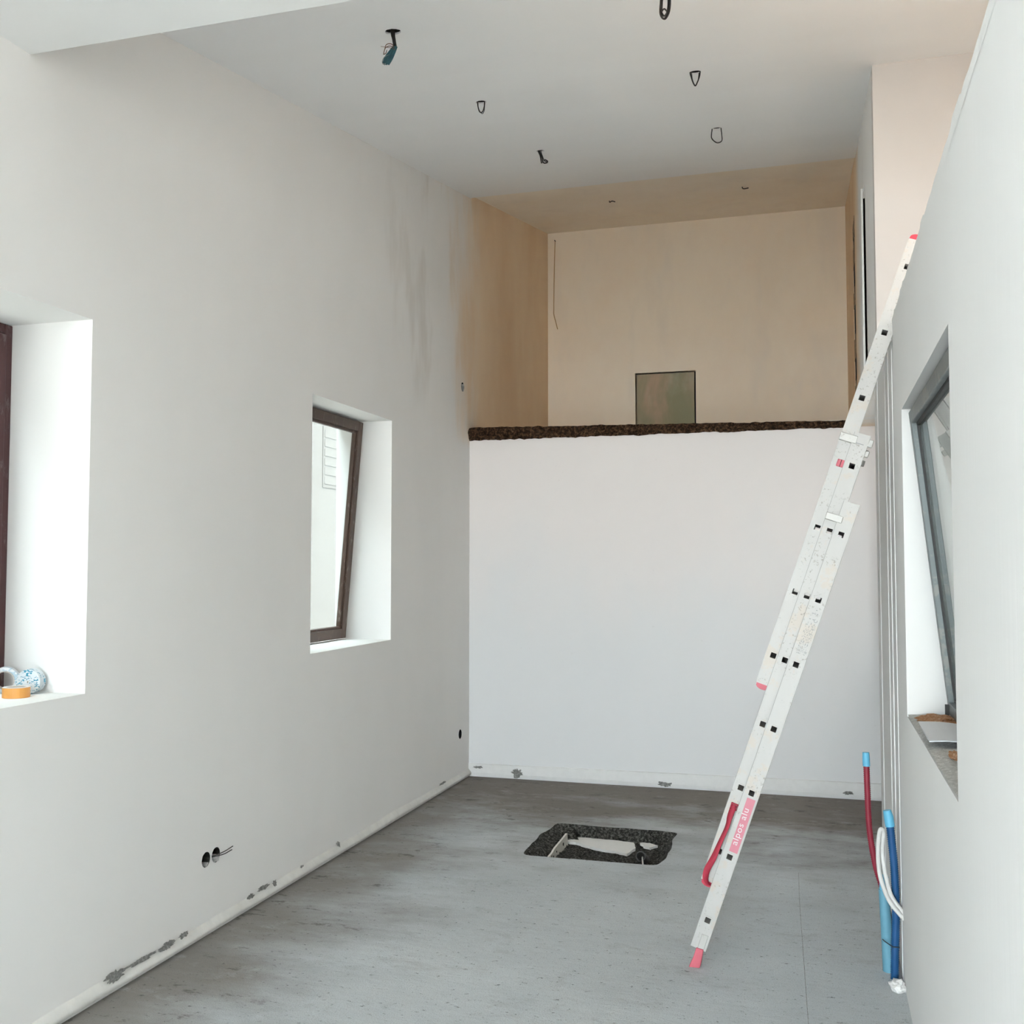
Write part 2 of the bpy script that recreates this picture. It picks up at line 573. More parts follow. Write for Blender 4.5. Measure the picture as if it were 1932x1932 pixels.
def cup(c, n, r, d, seg=24):
    """round box open at c, going in along n by d"""
    c, n = Vector(c), Vector(n).normalized(); u = n.orthogonal().normalized(); w = n.cross(u)
    R = [u * math.cos(2 * PI * k / seg) + w * math.sin(2 * PI * k / seg) for k in range(seg)]
    m = MB()
    m.add([c + q * r for q in R] + [c + q * r + n * d for q in R], [(k, (k + 1) % seg, seg + (k + 1) % seg, seg + k) for k in range(seg)] + [tuple(range(seg, 2 * seg))])
    return m


def smooth_path(pts, n=6):
    """Catmull-Rom through the points"""
    P = [Vector(p) for p in pts]
    P = [P[0] * 2 - P[1]] + P + [P[-1] * 2 - P[-2]]
    out = []
    for i in range(1, len(P) - 2):
        for k in range(n):
            t = k / n
            a, b, c, d = P[i - 1], P[i], P[i + 1], P[i + 2]
            out.append(0.5 * ((2 * b) + (c - a) * t + (2 * a - 5 * b + 4 * c - d) * t * t + (3 * b - a - 3 * c + d) * t ** 3))
    out.append(P[-2])
    return out


def nz(*p):
    return noise.noise(Vector(p))


# ================================================================== SETTING
# ---- floor: screed slab with an irregular pit cut into it
PIT_Z = -0.088


def pit_outline():
    cs = [(-1.618, 5.655), (-0.835, 5.66), (-0.815, 6.385), (-1.595, 6.405)]
    pts = []
    for k in range(4):
        a, b = Vector(cs[k]), Vector(cs[(k + 1) % 4])
        n = 26
        for i in range(n):
            t = i / n
            p = a.lerp(b, t)
            amp = 0.006 if k == 0 else 0.034
            p += Vector((nz(p.x * 9, p.y * 9, k), nz(p.x * 9, p.y * 9, k + 9))) * amp
            if k: p += Vector((nz(p.x * 40, p.y * 40, k), nz(p.x * 40, p.y * 40, k + 9))) * 0.03
            pts.append(p)
    # round the corners a little
    for _ in range(3):
        pts = [(pts[i - 1] + pts[i] * 2 + pts[(i + 1) % len(pts)]) / 4 for i in range(len(pts))]
    return pts


pit = pit_outline()
FX0, FX1, FY0, FY1 = XL, 0.42, YF - 0.15, YB
outer = [Vector((FX0, FY0, 0)), Vector((FX1, FY0, 0)), Vector((FX1, FY1, 0)), Vector((FX0, FY1, 0))]
hole3 = [Vector((p.x, p.y, 0)) for p in pit]
allv = outer + hole3
tris = tessellate_polygon([outer, hole3])
fm = MB(); fm.add(allv, [tuple(t) for t in tris])
# slab sides and the pit rim going down
nb = len(hole3)
bot = [p + Vector((0, 0, -0.2)) for p in outer]
fm.add(outer + bot, [(i, (i + 1) % 4, 4 + (i + 1) % 4, 4 + i) for i in range(4)] + [(4, 5, 6, 7)])
floor = struct('floor', fm, M['floor'], 'grey concrete screed floor with dark trowel streaks and a square pit', 'floor')
# pit walls and bottom, rough: a child of the floor
pc = Vector((-1.21, 6.02))
pm = MB(); rings = []
LV = 6
for l in range(LV + 1):
    t = l / LV
    rg = []
    for i, p in enumerate(pit):
        q = Vector((p.x, p.y, 0.0005 + PIT_Z * t))
        inn = (pc - p).normalized()
        slope = 0.16 if p.x < -1.5 else (0.09 if p.x > -0.9 else 0.03)
        if p.y < 5.72: slope = -0.02
        k = slope * t + (0.022 * nz(p.x * 22, p.y * 22, t * 5) if 0 < l else 0)
        q.x += inn.x * k; q.y += inn.y * k
        if l: q.z += 0.008 * nz(p.x * 30, p.y * 30, t * 9 + 3)
        rg.append(q)
    rings.append(rg)
pm.add([q for rg in rings for q in rg], [(l * nb + i, l * nb + (i + 1) % nb, (l + 1) * nb + (i + 1) % nb, (l + 1) * nb + i) for l in range(LV) for i in range(nb)])
# bottom as shrinking rings towards the centre
prev = rings[-1]
base = len(pm.v) - nb
RB = 7
for l in range(1, RB + 1):
    t = l / RB
    rg = []
    for q in prev if l == 1 else rings[-1]:
        c3 = Vector((pc.x, pc.y, PIT_Z))
        p = q.lerp(c3, t)
        p.z += 0.010 * nz(p.x * 26, p.y * 26, 1.7)
        rg.append(p)
    pm.v += rg
    k0 = base + (l - 1) * nb
    for i in range(nb):
        pm.f.append((k0 + i, k0 + (i + 1) % nb, k0 + nb + (i + 1) % nb, k0 + nb + i)); pm.sm.append(False)
pm.build('pit_lining', M['pit'], floor, label='dark rough broken concrete inside the floor pit')
# saw joint scored in the screed
jm = MB()
jp = [(-0.118, 5.75), (-0.105, 5.27), (-0.08, 4.6), (-0.053, 3.89), (-0.03, 3.2)]
for (xa, ya), (xb, yb) in zip(jp, jp[1:]):
    jm.add([(xa - .0009, ya, .0006), (xa + .0009, ya, .0006), (xb + .0009, yb, .0006), (xb - .0009, yb, .0006)], [(0, 1, 2, 3)])
jm.build('score_line', M['grey_patch'], floor)

# ---- left wall with two window niches, socket holes
SOCK = [(4.042, 0.33, 0.034), (4.120, 0.33, 0.034), (7.411, 0.35, 0.036), (7.448, 2.976, 0.036)]
W1 = (2.15, 3.234, 1.146, 2.534)
W2 = (4.996, 6.078, 1.146, 2.534)
hs = [W1, W2] + [(y - r, y + r, z - r, z + r) for y, z, r in SOCK]
wl = struct('wall_left', slab((XL, 0, 0), (0, 1, 0), (0, 0, 1), (-1, 0, 0), (YF - 0.15, YLOFT + 0.2), (-0.2, 5.3), 0.385, hs), M['wall_left'],
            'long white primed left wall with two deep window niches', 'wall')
for y, z, r in SOCK:
    surround((XL, y, z), (0, 1, 0), (0, 0, 1), r, r * 0.97, 32, 0.06).build('plaster_surround', M['wall_left'], wl)

# ---- back wall (below the loft)
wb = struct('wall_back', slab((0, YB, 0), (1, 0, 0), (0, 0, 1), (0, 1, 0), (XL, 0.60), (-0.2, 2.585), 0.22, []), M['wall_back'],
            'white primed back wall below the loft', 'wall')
# ---- loft
struct('floor_loft', MB().box((XL, YB + 0.03, 2.587), (0.299, YLOFT, 2.64)), M['loft_floor'], 'rough loft slab behind the broken edge', 'floor')
PAN = (-1.697, -1.106, 2.68, 3.503)
wlb = struct('wall_loft_back', slab((0, YLOFT, 0), (1, 0, 0), (0, 0, 1), (0, 1, 0), (XL, 0.60), (2.4, 5.4), 0.2, [PAN]), M['tan'],
             'bare tan plaster back wall of the loft', 'wall')
# access board set in the loft wall, a dark gap around it
ab = MB().box((PAN[0] + 0.012, YLOFT + 0.012, PAN[2]), (PAN[1] - 0.016, YLOFT + 0.03, PAN[3] - 0.014)).build('access_panel', M['green'])
tag(ab, 'greenish plasterboard access panel set in the tan loft wall', 'panel')
MB().box((PAN[0] - 0.0, YLOFT + 0.06, PAN[2]), (PAN[1], YLOFT + 0.08, PAN[3])).build('backing_board', M['dark'], wlb)

# broken raw edge of the loft slab
em = MB(); n = 150; top = []; botm = []; fr = []
rows = []
for i in range(n + 1):
    x = XL + (0.298 - XL) * i / n
    t = i / n
    zt = 2.682 - 0.055 * t + 0.006 * nz(x * 5, 2, 0) + 0.005 * nz(x * 23, 5, 0)
    zb = 2.580 + 0.009 * nz(x * 6, 8, 0) + 0.008 * nz(x * 25, 1, 0)
    row = []
    for j in range(6):
        s = j / 5
        z = zb + (zt - zb) * s
        y = YB - 0.018 - 0.018 * math.sin(PI * s) + 0.022 * nz(x * 18, z * 40, 3) + 0.012 * nz(x * 45, z * 60, 6)
        row.append((x, y, z))
    row.append((x, YB + 0.14, zt - 0.004)); row.insert(0, (x, YB + 0.02, zb + 0.002))
    rows.append(row)
K = len(rows[0])
em.add([p for r in rows for p in r], [(i * K + j, (i + 1) * K + j, (i + 1) * K + j + 1, i * K + j + 1) for i in range(n) for j in range(K - 1)])
struct('trim_1', em, M['raw_edge'], 'dark brown broken slab edge across the front of the loft', 'edge')

# ---- ceilings
SL = 0.170


def zc(y): return 4.50 + SL * (y - 7.6)


LENC = math.hypot(1, SL)
cu = Vector((1, 0, 0)); cv = Vector((0, 1, SL)).normalized(); cn = cu.cross(cv).normalized()
CO = Vector((0, 7.6, 4.50))
HC = [(-1.702, 3.99, .036), (-1.686, 5.149, .030), (-1.679, 6.362, .028), (-0.533, 3.883, .034), (-0.551, 5.124, .031), (-0.551, 6.316, .030)]


def cparam(x, y): return x, (y - 7.6) * LENC


holes = []
for x, y, r in HC:
    a, b_ = cparam(x, y)
    holes.append((a - r, a + r, b_ - r, b_ + r))
holes.append((0.80, 1.42, (2.95 - 7.6) * LENC, (3.7 - 7.6) * LENC))      # unseen roof light, added to bring light in over the upper landing
ce = struct('ceiling', slab(CO, cu, cv, cn, (XL - 0.05, X2), ((2.6 - 7.6) * LENC, (YB - 7.6) * LENC), 0.16, holes), M['ceiling'],
            'white primed sloping ceiling with open cable holes', 'ceiling')
for x, y, r in HC:
    p = Vector((x, y, zc(y)))
    surround(p, cu, cv, r, r * 0.97, 32, 0.08).build('plaster_surround', M['ceiling'], ce)
SL2 = 0.184


def zl(y): return 4.528 + SL2 * (y - YB)


cv2 = Vector((0, 1, SL2)).normalized(); cn2 = cu.cross(cv2).normalized()
struct('ceiling_loft', slab((0, YB, 4.528), cu, cv2, cn2, (XL - 0.05, 0.60), (0.0, 2.6), 0.12, []), M['tan_light'],
       'bare tan plaster ceiling of the loft', 'ceiling')
struct('ceiling_soffit', MB().box((XL, YF - 0.15, 3.38), (X2, 2.887, 4.2)), M['soffit'],
       'lower smooth white ceiling in the upper left corner', 'ceiling')

# ---- right wall, low, with window and pipe chase
W3 = (2.576, 3.968, 1.08, 2.179)
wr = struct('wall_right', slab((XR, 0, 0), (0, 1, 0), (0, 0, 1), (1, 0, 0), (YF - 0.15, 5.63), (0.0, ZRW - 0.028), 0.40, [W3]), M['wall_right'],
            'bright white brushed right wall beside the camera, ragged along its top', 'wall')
# ragged plaster lip on the top of the right wall
lm = MB(); rows = []
ys = [YF + 0.2 + i * 0.025 for i in range(int((5.63 - YF - 0.2) / 0.025) + 1)]
for y in ys:
    j = 0.007 * nz(y * 3.1, 4, 0) + 0.006 * nz(y * 11, 7, 0) + (0.010 if nz(y * 5.3, 1.1, 2) > 0.25 else 0)
    zt = ZRW - 0.016 + j
    rows.append([(XR - 0.0006, y, ZRW - 0.05), (XR - 0.0012 - 0.05 * abs(j), y, ZRW - 0.02), (XR - 0.0008, y, zt), (XR + 0.02, y, zt + 0.001), (XR + 0.10, y, ZRW - 0.018)])
K = 5
lm.add([p for r in rows for p in r], [(i * K + j, (i + 1) * K + j, (i + 1) * K + j + 1, i * K + j + 1) for i in range(len(rows) - 1) for j in range(K - 1)])
struct('trim_2', lm, M['wall_right'], 'ragged plaster lip along the top of the right wall', 'edge')
# upright plaster beads on the far part of the right wall
for k, (y0, y1, h) in enumerate([(5.42, 5.63, .004), (4.84, 4.93, .0035), (4.62, 4.70, .004), (4.40, 4.44, .003)]):
    struct('trim_%d' % (3 + k), MB().box((XR - h, y0, 0.0), (XR, y1, ZRW - 0.06)), M['wall_right'],
           ['white plaster corner strip at the far end of the right wall', 'farther of two narrow white upright beads on the right wall',
            'nearer of two narrow white upright beads on the right wall', 'thin white upright bead nearest the right window'][k], 'strip')
# recessed lower wall behind the end of the right wall
struct('wall_right_rear', slab((0.42, 0, 0), (0, 1, 0), (0, 0, 1), (1, 0, 0), (5.63, YB), (0.0, 2.585), 0.18, [(5.90, 7.25, 0.92, 2.2)]), M['wall_back'], 'recessed white wall in the far right corner', 'wall')  # the opening is an unseen window, added to brighten the far left wall

# ---- upper right wall beside the loft, with doorway slot and broken chase
DO = (6.34, 6.60, 2.66, 3.86)
CHU = (7.98, 8.36, 2.70, 4.22)
wu = struct('wall_upper_right', slab((XR, 0, 0), (0, 1, 0), (0, 0, 1), (1, 0, 0), (5.51, YLOFT), (2.586, 5.3), 0.12, [DO, CHU]), M['wall_left'],
            'upper right wall beside the loft with a narrow dark opening', 'wall')
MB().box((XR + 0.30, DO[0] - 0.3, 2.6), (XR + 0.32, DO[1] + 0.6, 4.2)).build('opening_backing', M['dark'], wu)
struct('trim_7', MB().box((XR - 0.012, DO[1], 2.66), (XR + 0.02, DO[1] + 0.22, 3.92)), M['trim'], 'white casing strip beside the narrow upper opening', 'strip')
# broken chase: plaster bridges between dark holes
MB().box((XR + 0.004, CHU[0], CHU[2]), (XR + 0.09, CHU[1], CHU[3])).build('chase_shade', M['dark'], wu)  # dark fill just behind the face, painted-in shade for the holes
zs = [(2.70, 2.99), (3.18, 3.34), (3.58, 3.70), (3.89, 4.05), (4.13, 4.22)]
for a, b_ in zs:
    rm = MB()
    m = 10
    rr = []
    for i in range(m + 1):
        y = CHU[0] + (CHU[1] - CHU[0]) * i / m
        rr.append([(XR + 0.0 + 0.003 * nz(y * 20, a, 1), y, a + 0.04 * nz(y * 9, a, 2)), (XR + 0.0 + 0.003 * nz(y * 20, b_, 5), y, b_ + 0.04 * nz(y * 9, b_, 3)),
                   (XR + 0.075, y, b_), (XR + 0.075, y, a)])
    rm.add([p for r in rr for p in r], [(i * 4 + j, (i + 1) * 4 + j, (i + 1) * 4 + (j + 1) % 4, i * 4 + (j + 1) % 4) for i in range(m) for j in range(4)])
    rm.build('plaster_bridge', M['chase'], wu)

# ---- upper landing on the right
struct('wall_upper_end', MB().box((XR, 5.391, 2.6), (X2, 5.51, 4.35)), M['upper'], 'pale pinkish plaster wall above the right wall', 'wall')
struct('wall_upper_side', MB().box((X2, YF - 0.15, 2.40), (X2 + 0.2, 5.51, 4.6)), M['upper'], 'pale outer wall of the upper landing', 'wall')
struct('floor_upper', MB().box((XR + 0.40, YF - 0.15, 2.40), (X2, 5.391, 2.598)), M['warm_bounce'], 'unseen upper landing floor, coloured warm to bounce light', 'floor')

struct('sun_block_canopy', MB().box((0.60, 5.51, 2.40), (1.25, 7.9, 2.58)), M['trim'], 'unseen slab added over the added far right window to block sun', 'slab')  # added out of view to keep direct sun out of that window
# ---- garden front behind the camera, wide open doorway
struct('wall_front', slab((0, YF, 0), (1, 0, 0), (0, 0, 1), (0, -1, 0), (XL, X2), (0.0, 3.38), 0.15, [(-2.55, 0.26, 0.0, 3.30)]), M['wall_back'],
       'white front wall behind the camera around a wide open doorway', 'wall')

# ---- skirtings
bm_ = MB(); rows = []
for i in range(240):
    y = YF + (YB - YF) * i / 239
    w = 0.022 + 0.006 * nz(y * 2.2, 1, 1) + 0.003 * nz(y * 9, 2, 1)
    h = 0.050 + 0.012 * nz(y * 1.7, 3, 1) + 0.004 * nz(y * 11, 5, 1)
    rows.append([(XL + 0.0, y, h + 0.012), (XL + w * 0.5, y, h), (XL + w, y, h * 0.7), (XL + w * 1.05, y, 0.020), (XL + w * 0.2, y, 0.012)])
K = 5
bm_.add([p for r in rows for p in r], [(i * K + j, (i + 1) * K + j, (i + 1) * K + j + 1, i * K + j + 1) for i in range(len(rows) - 1) for j in range(K - 1)], True)
bl = struct('baseboard_left', bm_, M['skirting'], 'uneven white plaster cove along the foot of the left wall', 'baseboard')
bm_ = MB(); rows = []
for i in range(120):
    x = XL + (0.42 - XL) * i / 119
    h = 0.100 + 0.02 * (i / 119) + 0.003 * nz(x * 3, 1, 1)
    b0 = 0.012 + 0.006 * nz(x * 12, 4, 1)
    rows.append([(x, YB, h), (x, YB - 0.010, h - 0.004), (x, YB - 0.013, b0 + 0.02), (x, YB - 0.010, b0), (x, YB, b0)])
bm_.add([p for r in rows for p in r], [(i * K + j, (i + 1) * K + j, (i + 1) * K + j + 1, i * K + j + 1) for i in range(len(rows) - 1) for j in range(K - 1)])
bb = struct('baseboard_back', bm_, M['skirt_back'], 'white perimeter strip along the foot of the back wall', 'baseboard')


def patch(name, parent, fn, r0, r1, mat, seed, seg=18):
    m = MB(); pts = []
    for k in range(seg):
        t = 2 * PI * k / seg
        s = 1 + 0.45 * nz(math.cos(t) * 1.6 + seed, math.sin(t) * 1.6, seed * 3.1) + 0.55 * nz(math.cos(t) * 5 + seed, math.sin(t) * 5, seed * 1.7)
        pts.append(fn(r0 * s * math.cos(t), r1 * s * math.sin(t)))
    m.add(pts, [tuple(range(seg))])
    return m.build(name, mat, parent)


for k, (x, z, a, b_) in enumerate([(-2.197, .048, .045, .032), (-1.08, .030, .055, .016), (-2.50, .075, .035, .010), (0.18, .045, .04, .010)]):
    patch('mortar_patch', bb, lambda p, q, x=x, z=z: (x + p, YB - 0.0145, z + q), a, b_, M['grey_patch'], k + 1, 40)
for k, (y, z, a, b_) in enumerate([(3.42, .066, .06, .016), (3.58, .068, .10, .008), (3.75, .064, .05, .012), (3.86, .068, .03, .010), (4.40, .066, .03, .010),
                                   (4.52, .070, .05, .009), (4.62, .062, .02, .012), (5.33, .070, .015, .014), (4.9, .066, .02, .006), (7.0, .07, .06, .008)]):
    patch('mortar_patch', bl, lambda p, q, y=y, z=z: (XL + 0.012 + (0.062 - z - q) * 0.4 + .004, y + p, z + q), a, b_, M['grey_patch'], k + 11, 40)

# ---- outside
struct('ground_outside', MB().box((-40, -40, -0.6), (40, 50, -0.25)), M['ground'], 'pale ground outside the house', 'ground')


aw = MB().box((-5.4, -4.45, -0.25), (-3.06, -4.25, 7.0)).build('alley_light_block', M['light_block_wall'])  # added to cut low sky light reaching the left windows
tag(aw, 'tall wall added beside the house to block low sky light', 'wall', kind='structure')
gw = MB().box((2.7, -3, -0.25), (3.0, 12, 4.4)).build('light_block_wall', M['light_block_wall'])  # added to cut sky light entering the right window
tag(gw, 'grey wall added beyond the right window to block sky light', 'wall', kind='structure')


# ================================================================== WINDOWS
def rect_frame(fr, u0, u1, v0, v1, w, d0, d1):
    """four boxes (stile, stile, rail, rail) in frame fr(u, d, v)"""
    out = []
    for a, b_ in (((u0, d0, v0), (u0 + w, d1, v1)), ((u1 - w, d0, v0), (u1, d1, v1)), ((u0 + w, d0, v0), (u1 - w, d1, v0 + w)), ((u0 + w, d0, v1 - w), (u1 - w, d1, v1))):
        out.append(MB().box(a, b_, fr))
    return out


def frame_parts(parent, fr, u0, u1, v0, v1, w, d0, d1, mat, names=('stile', 'stile', 'rail', 'rail'), bevel=0.004):
    for mb, nm in zip(rect_frame(fr, u0, u1, v0, v1, w, d0, d1), names):
        mb.build(nm, mat, parent, bevel)


# window 1: maroon, shut, at the outer face of the niche
win1 = tag(empty('window_1', (-2.97, 2.69, 1.146)), 'maroon framed window in the near left niche', 'window', kind='structure')
f1 = lambda u, d, v: (-2.945 - d, u, v)
frame_parts(win1, f1, W1[0], W1[1], W1[2] + 0.002, W1[3] - 0.002, 0.040, 0.0, 0.03, M['maroon'])
frame_parts(win1, f1, W1[0] + .042, W1[1] - .042, W1[2] + .044, W1[3] - .044, 0.065, -0.012, 0.026, M['maroon'], ('sash_stile', 'sash_stile', 'sash_rail', 'sash_rail'))
MB().box((W1[0] + .105, 0.008, W1[2] + .105), (W1[1] - .105, 0.014, W1[3] - .105), f1).build('pane', M['glass'], win1)

# window 2: brown sash tilted in at the top
win2 = tag(empty('window_2', (-2.88, 5.54, 1.146)), 'dusty brown sash tilted open in the far left niche', 'window', kind='structure')
TB, TT = Vector((-2.884, 0, 1.153)), Vector((-2.772, 0, 2.524))
tv = (TT - TB).normalized(); tn = Vector((-tv.z, 0, tv.x))       # tn points outside
f2 = lambda u, d, v: tuple(TB + tv * v + tn * d + Vector((0, u, 0)))
H2 = (TT - TB).length
frame_parts(win2, f2, W2[0] + .012, W2[1] - .018, 0.0, H2, 0.062, 0.0, 0.045, M['brown'])
frame_parts(win2, f2, W2[0] + .074, W2[1] - .080, 0.062, H2 - .062, 0.014, 0.012, 0.04, M['brown'], ('bead',) * 4, 0.002)
MB().box((W2[0] + .086, 0.022, 0.074), (W2[1] - .092, 0.028, H2 - .074), f2).build('pane', M['glass'], win2)

# window 3: grey aluminium, tilted in at the top, right wall
win3 = tag(empty('window_3', (0.40, 3.27, 1.08)), 'grey aluminium window tilted open in the right wall', 'window', kind='structure')
RB3, RT3 = Vector((0.436, 0, 1.095)), Vector((0.322, 0, 2.165))
rv = (RT3 - RB3).normalized(); rn = Vector((rv.z, 0, -rv.x))      # rn points outside
f3 = lambda u, d, v: tuple(RB3 + rv * v + rn * d + Vector((0, u, 0)))
H3 = (RT3 - RB3).length
frame_parts(win3, f3, W3[0] + .02, W3[1] - .012, 0.0, H3, 0.045, 0.0, 0.055, M['alu_frame'], bevel=0.003)
frame_parts(win3, f3, W3[0] + .060, W3[1] - .050, 0.040, H3 - .040, 0.016, 0.018, 0.026, M['gasket'], ('gasket',) * 4, 0.0)
MB().box((W3[0] + .070, 0.027, 0.050), (W3[1] - .060, 0.033, H3 - .050), f3).build('pane', M['glass'], win3)
f3b = lambda u, d, v: (0.56 + d, u, v)
frame_parts(win3, f3b, W3[0], W3[1], W3[2] + .002, W3[3] - .002, 0.05, 0.0, 0.06, M['alu_frame'], ('outer_frame',) * 4)
MB().box((0.418, 3.885, 1.10), (0.430, 3.905, 1.135)).build('hinge', M['gasket'], win3)

# rough sill of the right window: mortar bed, brick crumbs, plastic sheet
sm_ = MB(); G = (26, 8)
g = []
for i in range(G[0] + 1):
    for j in range(G[1] + 1):
        y = W3[0] + 0.004 + (W3[1] - W3[0] - 0.008) * i / G[0]; x = XR + 0.002 + 0.25 * j / G[1]
        g.append((x, y, 1.080 + 0.010 + 0.008 * nz(x * 18, y * 14, 0) + 0.006 * nz(x * 50, y * 40, 3) - (0.008 if j == 0 else 0)))
k = len(g)
sm_.add(g, [(i * (G[1] + 1) + j, (i + 1) * (G[1] + 1) + j, (i + 1) * (G[1] + 1) + j + 1, i * (G[1] + 1) + j + 1) for i in range(G[0]) for j in range(G[1])])
MBs = sm_.build('mortar_bed', M['mortar'], wr, label='rough broken mortar sill under the right window')
sh = MB(); rows = []
for i in range(9):
    t = i / 8
    x = XR + 0.004 + 0.20 * t
    z = 1.106 + 0.004 * math.sin(t * 5)
    rows.append([(x, 3.25 - 0.02 * t, z), (x, 3.60 - 0.05 * t, z + 0.006), (x, 3.60 - 0.05 * t, z + 0.009), (x, 3.25 - 0.02 * t, z + 0.003)])
sh.add([p for r in rows for p in r], [(i * 4 + j, (i + 1) * 4 + j, (i + 1) * 4 + (j + 1) % 4, i * 4 + (j + 1) % 4) for i in range(8) for j in range(4)] + [(0, 1, 2, 3), (32, 33, 34, 35)])
tag(sh.build('plastic_sheet', M['sheet']), 'folded grey plastic sheet on the rough right window sill', 'sheet')


def chunk(name, c, s, mat, label, cat, group=None, seed=0):
    bm = bmesh.new()
    bmesh.ops.create_icosphere(bm, subdivisions=3, radius=1.0)
    m = MB()
    vs = []
    for v in bm.verts:
        k = 1 + 0.45 * nz(v.co.x * 1.7 + seed, v.co.y * 1.7, v.co.z * 1.7 + seed * 2.3) + 0.35 * nz(v.co.x * 5 + seed, v.co.y * 5, v.co.z * 5)
        vs.append((c[0] + v.co.x * s[0] * k, c[1] + v.co.y * s[1] * k, c[2] + v.co.z * s[2] * k))
    m.add(vs, [tuple(v.index for v in f.verts) for f in bm.faces])
    bm.free()
    return tag(m.build(name, mat), label, cat, group)


chunk('brick_rubble', (0.385, 3.83, 1.094), (0.060, 0.085, 0.010), M['brick'], 'orange brick rubble deepest on the right sill beside the window frame', 'rubble', None, 1)
chunk('brick_rubble', (0.405, 3.69, 1.094), (0.050, 0.050, 0.009), M['brick'], 'pale orange brick crumbs just behind the grey sheet on the sill', 'rubble', None, 4)
chunk('brick_rubble', (0.360, 3.10, 1.094), (0.020, 0.06, 0.010), M['brick'], 'small orange brick crumb in front of the grey sheet on the sill', 'rubble', None, 6)

# ================================================================== LADDER
LO = Vector((-0.443, 0, 0.190)); LA = Vector((0.3268, 0, 0.9451)); LP = Vector((-0.9451, 0, 0.3268))


def lf(a, p, y):
    q = LO + LA * a + LP * p
    return (q.x, y, q.z)


PITCHR = 0.2728
Y0 = 4.296
ladder = tag(empty('extension_ladder', (-0.49, Y0 + 0.21, 0.0)), 'white aluminium triple extension ladder leaning over the right wall', 'ladder')
WD, TH, HS = 0.062, 0.018, 0.026
# (first rung a, perp offset, inset, bottom overshoot, top overshoot)
SECT = [(0.0, 0.0, 0.0, 0.122, 0.132), (PITCHR, 0.0460, 0.021, 0.132, 0.134), (4 * PITCHR, 0.0945, 0.042, 0.124, 0.112)]
YW = 0.44
rung_me = {}
for si, (a0, p0, ins, bo, to) in enumerate(SECT):
    aL, aH = a0 - bo, a0 + 6 * PITCHR + to
    if si == 2: aH = a0 + 6 * PITCHR + 0.112
    for side in (0, 1):
        ya = Y0 + ins if side == 0 else Y0 + YW - ins - TH
        m = MB()
        w2 = WD / 2
        m.box((aL, p0 - w2, ya), (aH, p0 - HS / 2, ya + TH), lf)
        m.box((aL, p0 + HS / 2, ya), (aH, p0 + w2, ya + TH), lf)
        cuts = [aL] + [x for k in range(7) for x in (a0 + k * PITCHR - HS / 2, a0 + k * PITCHR + HS / 2)] + [aH]
        for k in range(0, len(cuts), 2):
            m.box((cuts[k], p0 - HS / 2, ya), (cuts[k + 1], p0 + HS / 2, ya + TH), lf)
        yo = ya - .0012 if side == 0 else ya + TH
        for e in (p0 - w2, p0 + w2 - .003):      # rolled lips along both edges
            m.box((aL, e, yo), (aH, e + .003, yo + .0012), lf)
        m.build('stile', M['ladder'], ladder)
        if side == 0:
            if si < 2: MB().box((aL, p0 + w2, ya), (aH, p0 + w2 + .0016, ya + TH), lf).build('seam_shade', M['strip'], ladder)  # dark strips stand in for shadow lines along section seams and right edge
            MB().box((aL, p0 - w2 - .0014, ya), (aH, p0 - w2, ya + TH), lf).build('seam_shade', M['strip'], ladder)
    for k in range(7):
        ac = a0 + k * PITCHR
        m = MB()
        ya, yb = Y0 + ins - 0.0012, Y0 + YW - ins + 0.0012
        h, t = HS / 2, 0.002
        m.box((ac - h, p0 - h, ya), (ac - h + t, p0 + h, yb), lf); m.box((ac + h - t, p0 - h, ya), (ac + h, p0 + h, yb), lf)
        m.box((ac - h + t, p0 - h, ya), (ac + h - t, p0 - h + t, yb), lf); m.box((ac - h + t, p0 + h - t, ya), (ac + h - t, p0 + h, yb), lf)
        # flared rim on the outer face
        for y in (ya, yb - 0.0012):
            e = 0.0035
            m.box((ac - h - e, p0 - h - e, y), (ac - h, p0 + h + e, y + .0012), lf); m.box((ac + h, p0 - h - e, y), (ac + h + e, p0 + h + e, y + .0012), lf)
            m.box((ac - h, p0 - h - e, y), (ac + h, p0 - h, y + .0012), lf); m.box((ac - h, p0 + h, y), (ac + h, p0 + h + e, y + .0012), lf)
        m.build('rung', M['ladder'], ladder)


def end_cap(a, p0, ins, sgn, mat, hgt=0.022):
    for ya in (Y0 + ins, Y0 + YW - ins - TH):
        m = MB(); pts = []
        w = WD / 2 - 0.003
        for k in range(9):
            t = PI * k / 8
            pts.append(lf(a + sgn * hgt * (0.25 + 0.75 * math.sin(t)) if 0 < k < 8 else a, p0 + w * math.cos(t), ya))
        m.prism(pts, (0, TH, 0)).build('end_cap', mat, ladder)


end_cap(SECT[2][0] - SECT[2][3], SECT[2][1], SECT[2][2], -1, M['pink_plastic'])
end_cap(SECT[2][0] + 6 * PITCHR + 0.112, SECT[2][1], SECT[2][2], 1, M['red_plastic'])
end_cap(SECT[1][0] - SECT[1][3], SECT[1][1], SECT[1][2], -1, M['red_plastic'])
# feet
for side in (0, 1):
    y = Y0 - 0.002 if side == 0 else Y0 + YW - 0.024
    MB().prism([(-0.487, y, 0.072), (-0.461, y, 0.068), (-0.440, y, 0.128), (-0.466, y, 0.136)], (0, 0.026, 0)).build('foot_stub', M['ladder_in'], ladder, 0.002)
    MB().prism([(-0.520, y - .004, 0.0), (-0.476, y - .004, 0.0), (-0.472, y - .004, 0.012), (-0.460, y - .004, 0.074), (-0.489, y - .004, 0.080), (-0.504, y - .004, 0.034)], (0, 0.034, 0)).build('rubber_foot', M['pink_plastic'], ladder, 0.003)
